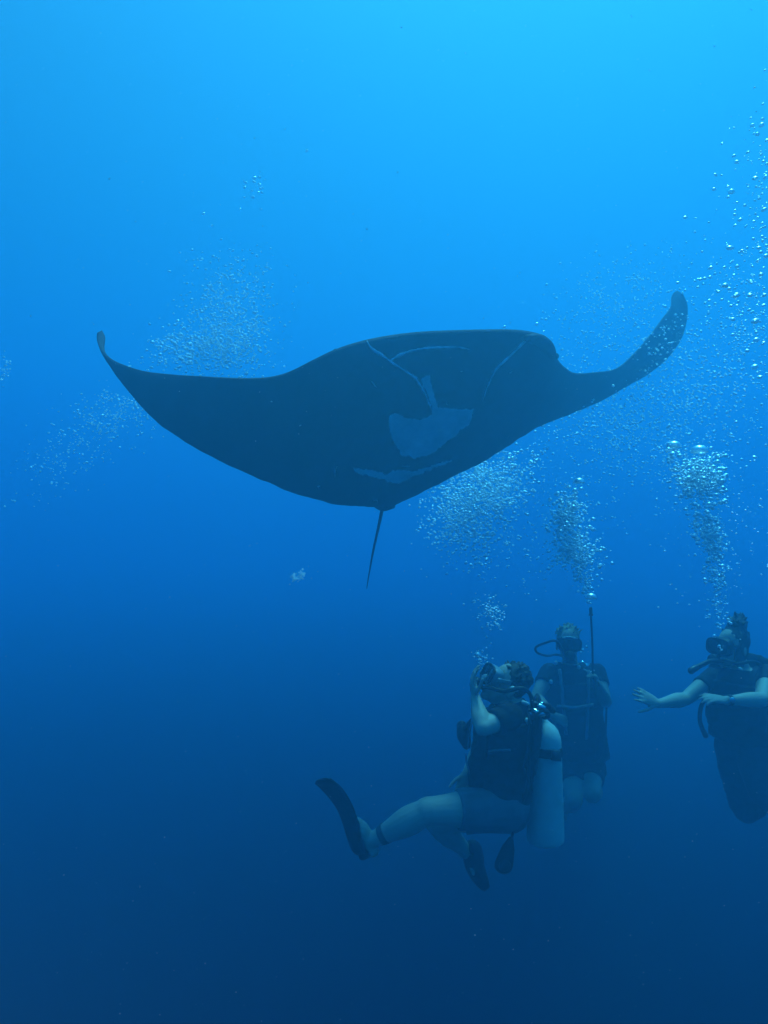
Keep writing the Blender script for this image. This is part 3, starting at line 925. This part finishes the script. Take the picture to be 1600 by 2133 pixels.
# ---- third diver: cut by the right edge, both arms stretched to the left
def diver_three():
    D = 4.851
    f = Vector((-.80, -.60, 0)).normalized(); u = Vector((0, 0, 1)); r = f.cross(u)
    J = dict(neck=P(1546, 1390, D), chest=P(1545, 1432, D), waist=P(1547, 1486, D), pelvis=P(1550, 1538, D))
    J['chest'] = P(1545, 1440, D)
    sR, sL = P(1490, 1408, 4.970), P(1600, 1406, 4.720)
    eR, wR = P(1428, 1456, 4.818), P(1370, 1466, 4.600)
    eL, wL = P(1588, 1458, 4.425), P(1514, 1459, 4.338)
    hR, kR, aR = P(1530, 1556, 4.905), P(1554, 1686, 4.752), P(1600, 1668, 5.210)
    hL, kL, aL = P(1572, 1556, 4.774), P(1594, 1660, 4.600), P(1612, 1640, 5.036)
    hf = Vector((-.90, -.42, .05)).normalized(); hu = Vector((.05, .02, 1)); hu = (hu - hf * hu.dot(hf)).normalized()
    hf *= 1.08; hu *= 1.08
    hc = P(1524, 1350, D)
    root = empty("person", P(1550, 1538, D), "diver at the right edge, dark hair knotted up, reaching one open hand leftwards", "person")
    B = Shape()
    torso(B, J, r, f, 0, 0, 9, 1.08, 1.08)
    head_shape(B, hc, hf, hu)
    B.limb([J['neck'] - u * .03, J['neck'].lerp(hc, .5), hc - hu * .05 - hf * .03], (.058, .052, .054))
    arm(B, sL, eL, wL, k=1.1); arm(B, sR, eR, wR, k=1.1)
    hand(B, wR, Vector((-.88, -.1, .46)), Vector((-.2, .8, -.5)), 1, (-4, 6, 6), 1.08, .2)
    hand(B, wL, Vector((-.98, -.05, .16)), Vector((-.1, .3, -.9)), -1, (8, 14, 12))
    leg(B, hL, kL, aL, k=1.18); leg(B, hR, kR, aR, k=1.18)
    foot(B, aL, Vector((.3, .6, 0)), Vector((.3, .6, -.7)))
    foot(B, aR, Vector((.3, .6, 0)), Vector((.3, .6, -.7)))
    B.skin("body", M['skin'], root, .0065, 3)
    eyes(root, hc, hf, hu)
    hair_cap(root, hc, hf, hu, M['dark'], .012, False, True)
    B = Shape()
    torso(B, J, r, f, .010, 1, 9, 1.08, 1.08)
    arm(B, sL, eL, wL, .012, .45); arm(B, sR, eR, wR, .012, .48)
    B.skin("wetsuit_top", M['neoprene'], root, .008, 3, .004)
    B = Shape()
    torso(B, J, r, f, .011, 0, 4, 1.08, 1.08)
    leg(B, hL, kL, aL, .010, 1.0, 1.18); leg(B, hR, kR, aR, .010, 1.0, 1.18)
    B.ball(kL, .084); B.ball(kR, .084)
    B.limb([kL, kL.lerp(aL, .45)], (.082, .078), round1=False); B.limb([kR, kR.lerp(aR, .45)], (.082, .078), round1=False)
    B.skin("leggings", M['legging'], root, .008, 3, .009, 8)
    B = Shape()
    torso(B, J, r, f, .034, 1, 7, 1.16, 1.18)
    for k in (-1, 1):
        B.limb([J['chest'] + r * .11 * k - f * .12, J['chest'].lerp(J['neck'], .95) + r * .10 * k, J['chest'] + r * .11 * k + f * .13], (.032, .032, .034))
        B.ell(J['waist'] + r * .13 * k + f * .09, (r * .07, f * .07, u * .12))
    B.ell(J['chest'] - f * .15, (r * .2, f * .05, u * .24))
    v = B.skin("buoyancy_vest", M['nylon'], root, .008, 3, .008, 12)
    hose(v, [P(1470, 1452, 4.665), P(1460, 1475, 4.665), P(1458, 1500, 4.665), P(1465, 1524, 4.665)], .014, "hanging_hose")
    s = Shape(); s.limb([P(1464, 1520, 4.665), P(1470, 1532, 4.665)], (.014, .018), 10); s.build("mouthpiece", M['plastic'], v)
    hose(v, [P(1520, 1384, 4.687), P(1485, 1377, 4.665), P(1460, 1386, 4.633), P(1442, 1396, 4.600)], .016, "inflator_hose")
    s = Shape(); s.limb([P(1450, 1391, 4.611), P(1440, 1397, 4.600)], (.02, .022), 10); s.build("inflator", M['plastic'], v)
    s = Shape(); s.ell(P(1543, 1393, 4.513), (Vector((.018, .006, -.008)), Vector((0, .008, 0)), Vector((.002, 0, .008)))); s.build("buckle", M['pale'], v)
    dive_mask(root, hc, hf, hu, 'lens', 'rubber')
    s = Shape(); wd = (eL - wL).normalized(); x, y = frame_of(wd); c = wL + wd * .018
    s.loft([(c - wd * .012, x * .031, y * .031), (c - wd * .01, x * .034, y * .034), (c + wd * .01, x * .034, y * .034), (c + wd * .012, x * .031, y * .031)], 20)
    wt = s.build("wrist_watch", M['rubber'], root)
    q = c + Vector((0, -.034, .010))
    s = Shape(); s.loft([(q, Vector((.019, 0, 0)), Vector((0, -.004, .019))), (q + Vector((0, -.010, .002)), Vector((.017, 0, 0)), Vector((0, -.004, .017)))], 20); s.build("watch_case", M['chrome'], wt)
    tk, fs = scuba_tank(P(1592, 1420, D + 0.218), P(1594, 1640, D + 0.218), "tank half hidden behind the diver at the right edge", -f)
    m = second_stage(tk, hc, hf, hu)
    hose(tk, [fs + Vector((0, -.03, 0)), P(1585, 1385, 4.687), P(1566, 1378, 4.578), P(1536, 1382, 4.534), P(1508, 1374, 4.578), m + Vector((.01, -.035, -.01))], .0095)
diver_three()

# ---------------------------------------------------------------- bubbles
def unit_bubble():
    s = Shape()
    s.ball(Vector((0, 0, 0)), 1.0, 14)
    me = s.mesh("air_bubble")
    me.materials.append(M['bubble'])
    me.polygons.foreach_set("use_smooth", [True] * len(me.polygons))
    return me
BUB = unit_bubble()

def bubble(px, py, d, size, label, group, flat=0.62, tilt=None):
    """size: width in photo pixels; rising bubbles are flattened and tilted a little."""
    o = bpy.data.objects.new("air_bubble", BUB)
    rad = size * 0.5 / F * d
    o.location = P(px, py, d)
    o.scale = (rad, rad * random.uniform(.8, 1), rad * flat * random.uniform(.85, 1.15))
    o.rotation_euler = (random.uniform(-.3, .3), R(tilt if tilt is not None else random.gauss(-14, 12)), random.uniform(0, .6))
    COL.objects.link(o)
    return tag(o, label, "bubble", group)

Z4 = [(1222,598,50),(1142,602,40),(1187,680,38),(1268,735,38),(1125,536,25),(1232,545,32),(1235,410,25),(1255,110,25),(1160,265,20),(978,872,36),
 (1003,925,40),(1105,840,30),(1240,920,30),(1270,945,32),(813,1040,34),(800,1170,36),(925,1145,30),(955,1190,55),(925,1240,32),(1255,1060,42),
 (1165,1070,50),(1200,1250,30),(1072,1312,30),(1245,1350,52),(985,1395,34),(1032,1440,46),(985,1490,34),(1190,1420,28),(1155,1455,30),(1230,1590,32),
 (1152,1610,34),(543,1420,40),(943,1690,64),(1050,1715,34),(1200,1690,48),(1265,1670,34),(1218,1728,36),(1262,1760,50),(1185,1805,32),(770,1868,46),
 (893,1862,34),(1005,1855,38),(1218,1927,44),(718,1962,36),(765,1950,38),(680,1970,36),(478,2000,34),(655,2040,30),(900,2025,56),(935,2052,36),
 (840,2080,28),(1122,1985,36),(1135,2003,26),(1000,2112,60),(1120,2110,50),(1250,2110,44)]
Z3 = [(1360,92,30),(1385,108,18),(1505,72,20),(1562,32,22),(1325,126,16),(1342,170,16),(1420,152,34),(1500,146,28),(1580,142,20),(1395,205,20),
 (1428,203,18),(1575,202,26),(1550,185,14),(1340,220,12),(1497,228,20),(1405,280,28),(1398,316,14),(1530,290,44),(1405,366,24),(1535,352,20),
 (1385,415,14),(1472,408,16),(1535,395,36),(1576,410,20),(1485,455,26),(1525,545,40),(1402,558,12),(1305,603,18),(1340,600,18),(1555,600,32),
 (1295,668,16),(1520,635,16),(1590,580,14),(1270,435,10),(1328,464,10),(1133,321,16),(1068,372,10),(1423,850,18),(1400,920,12),(1527,1045,26),
 (1525,1065,14),(1400,1038,12),(1448,1108,12),(1412,1153,10),(1450,1153,10),(1560,1280,14),(1440,1323,10),(1475,1340,12),(1428,1365,10),
 (1420,1400,10),(1525,1445,12),(1423,1470,10),(1512,1527,10),(1420,1587,10)]
def stream(x, y, d, s):
    """bubbles of the near right-hand stream, told apart by size and by how high they are."""
    size = "large" if s >= 10.5 else "middling" if s >= 6.5 else "tiny"
    zone = ("near the top of" if y < 400 else "above wing tip height in" if y < 610 else "level with the wing tip in" if y < 800 else "low down in")
    if zone == "low down in" and size == "large": size = "middling"
    bubble(x, y, d, s, "%s silvery bubble %s the stream along the right edge" % (size, zone),
           "%s bubbles %s the right-edge stream" % (size, zone))
for a, b, s in Z4:
    stream(1300 + a / 4.266, 120 + b / 4.266, random.uniform(2.3, 2.9), s / 4.266 * 1.08)
for a, b, s in Z3:
    if a > 1180:
        stream(1000 + a / 2.667, 560 + b / 2.667, random.uniform(2.3, 2.9), s / 2.667 * 1.08)
for k in range(110):                         # smaller ones of the same stream
    y = random.uniform(260, 830)
    x = 1598 - abs(random.gauss(0, 1)) * (30 + 80 * (y - 200) / 640)
    stream(x, y, random.uniform(2.5, 3.4), random.uniform(3.2, 6.4))

# larger bubbles one can pick out elsewhere
def some(items, d, label, group):
    for x, y, s in items:
        bubble(x, y, d + random.uniform(-.1, .1), s, label, group, .7)
some([(1118, 675, 9), (1137, 665, 7), (1133, 690, 5), (1051, 681, 8), (1412, 589, 7), (1455, 581, 6)], 4.6,
     "small bright bubble beside the manta's right shoulder and wing", "bubbles beside the manta's right shoulder")
some([(530, 371, 10), (541, 385, 7), (538, 400, 5), (424, 445, 8), (441, 470, 6), (500, 435, 4), (639, 314, 7), (390, 590, 6), (480, 560, 5),
      (370, 668, 8), (338, 717, 8), (428, 640, 8), (420, 540, 8), (508, 662, 5), (485, 522, 6)], 5.5,
     "small bright bubble high above the manta's long left wing", "bubbles above the manta's left wing")
some([(987, 1253, 9), (966, 1259, 6), (1001, 1262, 5), (1013, 1264, 8), (1020, 1248, 12), (1026, 1280, 7), (1037, 1300, 5), (1030, 1266, 6)], 3.9,
     "bright bubble of the loose puff above the nearest diver's head", "bubbles above the nearest diver")
some([(995, 1364, 15), (1012, 1372, 8), (1015, 1382, 9), (1003, 1385, 6), (1013, 1350, 6), (1002, 1398, 6), (1000, 1375, 8)], 3.9,
     "bright bubble just leaving the nearest diver's mouthpiece", "bubbles leaving the nearest diver's mouthpiece")
some([(1474, 1271, 7), (1491, 1271, 6), (1471, 1283, 5), (1488, 1325, 9), (1457, 1305, 4), (1496, 1307, 7), (1507, 1299, 5), (1498, 1346, 8)], 4.2,
     "bright bubble at the mask of the diver at the right edge", "bubbles at the right-edge diver's mask")
some([(1160, 1028, 14), (1210, 1018, 10), (1195, 1030, 8), (1225, 1255, 8), (1167, 1040, 7), (1222, 1100, 7), (1180, 1046, 6), (1200, 1060, 8)], 5.2,
     "bright bubble in the column above the fair-haired diver", "bubbles above the fair-haired diver")
some([(1400, 945, 12), (1392, 935, 9), (1425, 960, 8), (1478, 955, 12), (1446, 958, 10), (1440, 995, 16), (1455, 985, 12), (1500, 975, 9), (1466, 1005, 12), (1474, 1100, 9), (1453, 1098, 7), (1495, 1125, 10)], 4.5,
     "bright bubble in the column above the diver at the right edge", "bubbles above the right-edge diver")

def cap_bubble(px, py, d, size, label):
    """a big bubble flattened into a dome, hollow underneath."""
    s = Shape()
    w = size * .5 / F * d
    c = P(px, py, d)
    X, Y, Zv = Vector((1, 0, 0)), Vector((0, 1, 0)), Vector((0, 0, 1))
    rows = [(.02, .20), (.25, .08), (.55, -.05), (.85, -.22), (1.0, -.30), (1.03, -.16), (1.0, .02), (.9, .24), (.7, .45), (.45, .58), (.2, .64), (.02, .655)]
    s.loft([(c + Zv * w * h, X * w * q, Y * w * q) for q, h in rows], 20)
    o = s.build("air_bubble", M['bubble'])
    tag(o, label, "bubble")
cap_bubble(1404, 928, 4.5, 30, "domed bubble ahead of the column, left of the widest dome at right")
cap_bubble(1457, 938, 4.5, 34, "widest domed bubble topping the column over the right-edge diver")
cap_bubble(1206, 1003, 5.2, 24, "domed bubble topping the column over the fair-haired diver")
cap_bubble(1231, 1243, 4.9, 24, "domed bubble resting on top of the thin upright stick")

# fine bubbles nobody could count: one object per plume
ICO = None
def ico():
    bm = bmesh.new(); bmesh.ops.create_icosphere(bm, subdivisions=1, radius=1)
    v = np.array([x.co[:] for x in bm.verts]); f = np.array([[q.index for q in t.verts] for t in bm.faces]); bm.free()
    return v, f
IV, IF = ico()
def swarm(name, pts, radii, label, material='foam', flat=.75, cat="bubbles"):
    n = len(pts)
    sc = np.stack([radii * RNG.uniform(.9, 1.2, n), radii * RNG.uniform(.8, 1.1, n), radii * flat * RNG.uniform(.8, 1.2, n)], 1)
    V = (IV[None] * sc[:, None, :] + pts[:, None, :]).reshape(-1, 3)
    Fc = (IF[None] + (np.arange(n) * len(IV))[:, None, None]).reshape(-1, 3)
    me = bpy.data.meshes.new(name)
    me.vertices.add(len(V)); me.vertices.foreach_set("co", V.ravel())
    me.loops.add(Fc.size); me.loops.foreach_set("vertex_index", Fc.ravel().astype(np.int32))
    me.polygons.add(len(Fc)); me.polygons.foreach_set("loop_start", np.arange(0, Fc.size, 3, dtype=np.int32))
    me.update(calc_edges=True)
    o = link_mesh(name, me, M[material])
    if material == 'foam':
        me.materials.append(M['glint'])
        big = (radii > np.quantile(radii, .72)) | (RNG.uniform(0, 1, n) < .10)
        me.polygons.foreach_set("material_index", np.repeat(big.astype(np.int32), len(IF)))
    return tag(o, label, cat, None, "stuff")

def cloud(parts):
    """parts: (n, px, py, sx, sy, shear, depth, sdepth, size0, size1) -> points and radii."""
    PT, RD = [], []
    for n, px, py, sx, sy, sh, d, sd, s0, s1 in parts:
        y = RNG.normal(0, 1, n) * sy
        x = RNG.normal(0, 1, n) * sx + sh * y
        # clump a little
        cl = RNG.integers(0, max(2, n // 14), n)
        cx, cyy = RNG.normal(0, 1, n) * sx * .9, RNG.normal(0, 1, n) * sy * .9
        k = RNG.uniform(0, 1, n) < .45
        x = np.where(k, cx[cl] + RNG.normal(0, sx * .12, n) + sh * cyy[cl], x)
        y = np.where(k, cyy[cl] + RNG.normal(0, sy * .12, n), y)
        dd = d + RNG.normal(0, sd, n)
        s = s0 * (1.35 * s1 / s0) ** (RNG.uniform(0, 1, n) ** 2.4)
        X, Y = px + x, py + y
        PT.append(np.stack([(X - 800) / F * dd, dd, (1066.5 - Y) / F * dd], 1))
        RD.append(s * .54 / F * dd)
    return np.concatenate(PT), np.concatenate(RD)

p, r = cloud([(5000, 472, 700, 50, 62, -.15, 5.6, .2, 1.2, 5), (900, 385, 728, 42, 24, 0, 5.6, .2, 1.4, 6.5), (500, 478, 590, 40, 45, .1, 5.6, .2, 1.3, 5.5), (60, 530, 400, 14, 30, 0, 5.6, .2, 1.5, 5.5)])
swarm("bubble_plume", p, r, "fine bubble plume above the manta's long left wing")
p, r = cloud([(1500, 240, 865, 55, 42, -.8, 5.9, .2, 1.1, 4.5), (500, 130, 960, 50, 40, -.6, 6.0, .2, 1.1, 4)])
swarm("bubble_plume", p, r, "thin drifting bubble haze below the manta's left wing tip")
p, r = cloud([(5200, 1005, 1025, 50, 42, -.4, 5.75, .15, 1.2, 6.5), (1800, 965, 1090, 40, 50, .2, 5.7, .15, 1.2, 6), (600, 1060, 1120, 60, 60, 0, 5.6, .2, 1.0, 4.5)])
swarm("bubble_plume", p, r, "dense bubble burst below the manta's body, right of its tail")
p, r = cloud([(1500, 1184, 1078, 19, 30, -.05, 5.2, .1, 1.3, 8.5), (1500, 1200, 1150, 24, 24, .1, 5.2, .1, 1.3, 8), (350, 1218, 1212, 9, 17, .2, 5.2, .06, 1.3, 6), (260, 1150, 1130, 45, 60, 0, 5.2, .1, 1.2, 4)])
swarm("bubble_plume", p, r, "bubble column above the fair-haired diver")
p, r = cloud([(1900, 1457, 998, 27, 28, .1, 4.5, .1, 1.4, 10), (1000, 1476, 1110, 18, 26, .15, 4.5, .08, 1.4, 9), (420, 1489, 1185, 12, 32, .1, 4.5, .08, 1.4, 8), (240, 1494, 1262, 14, 26, 0, 4.5, .08, 1.3, 6), (240, 1400, 950, 13, 22, 0, 4.5, .06, 1.4, 7), (260, 1450, 1080, 50, 80, 0, 4.6, .1, 1.2, 4)])
swarm("bubble_plume", p, r, "tall bubble column above the diver at the right edge")
p, r = cloud([(380, 1020, 1275, 18, 18, .1, 3.9, .06, 1.3, 5), (110, 1003, 1372, 9, 13, 0, 3.9, .04, 1.4, 5)])
swarm("bubble_plume", p, r, "small bubble puff rising from the nearest diver's mouthpiece")
p, r = cloud([(6000, 1330, 850, 110, 85, -.3, 7.0, .5, 1.2, 5), (2000, 1290, 640, 75, 60, -.3, 7.9, .2, 1.2, 4.5), (1800, 1500, 740, 75, 110, 0, 6.0, .5, 1.2, 5.5), (600, 1250, 1010, 110, 70, 0, 6.6, .4, 1.0, 4)])
swarm("bubble_plume", p, r, "broad veil of tiny bubbles behind the manta's right wing")
p, r = cloud([(900, 1590, 540, 48, 170, -.15, 3.2, .4, 1.2, 5), (260, 1560, 1050, 40, 140, 0, 3.2, .3, 1.2, 4)])
swarm("bubble_plume", p, r, "tiny bubbles scattered through the right-edge stream")
p, r = cloud([(130, 612, 1204, 5, 5, 0, 3.6, .02, 1.4, 3.5), (130, 627, 1199, 5, 5, 0, 3.6, .02, 1.4, 3.5)])
swarm("bubble_cluster", p, r, "small round knot of bubbles floating left of the manta's tail tip")
p, r = cloud([(110, 8, 770, 7, 14, 0, 5, .03, 1.4, 4)])
swarm("bubble_cluster", p, r, "pale bubble knot at the left edge of the picture")

# drifting specks of plankton
n = 1100
pts = np.stack([RNG.uniform(-1, 1, n), RNG.uniform(1.6, 7, n), RNG.uniform(-1, 1, n)], 1)
pts[:, 0] *= .62 * pts[:, 1]; pts[:, 2] *= .8 * pts[:, 1]
swarm("plankton", pts, RNG.uniform(.0006, .0020, n) * np.sqrt(pts[:, 1] / 2.5), "pale specks of plankton drifting through the water", 'snow', .9, "plankton")
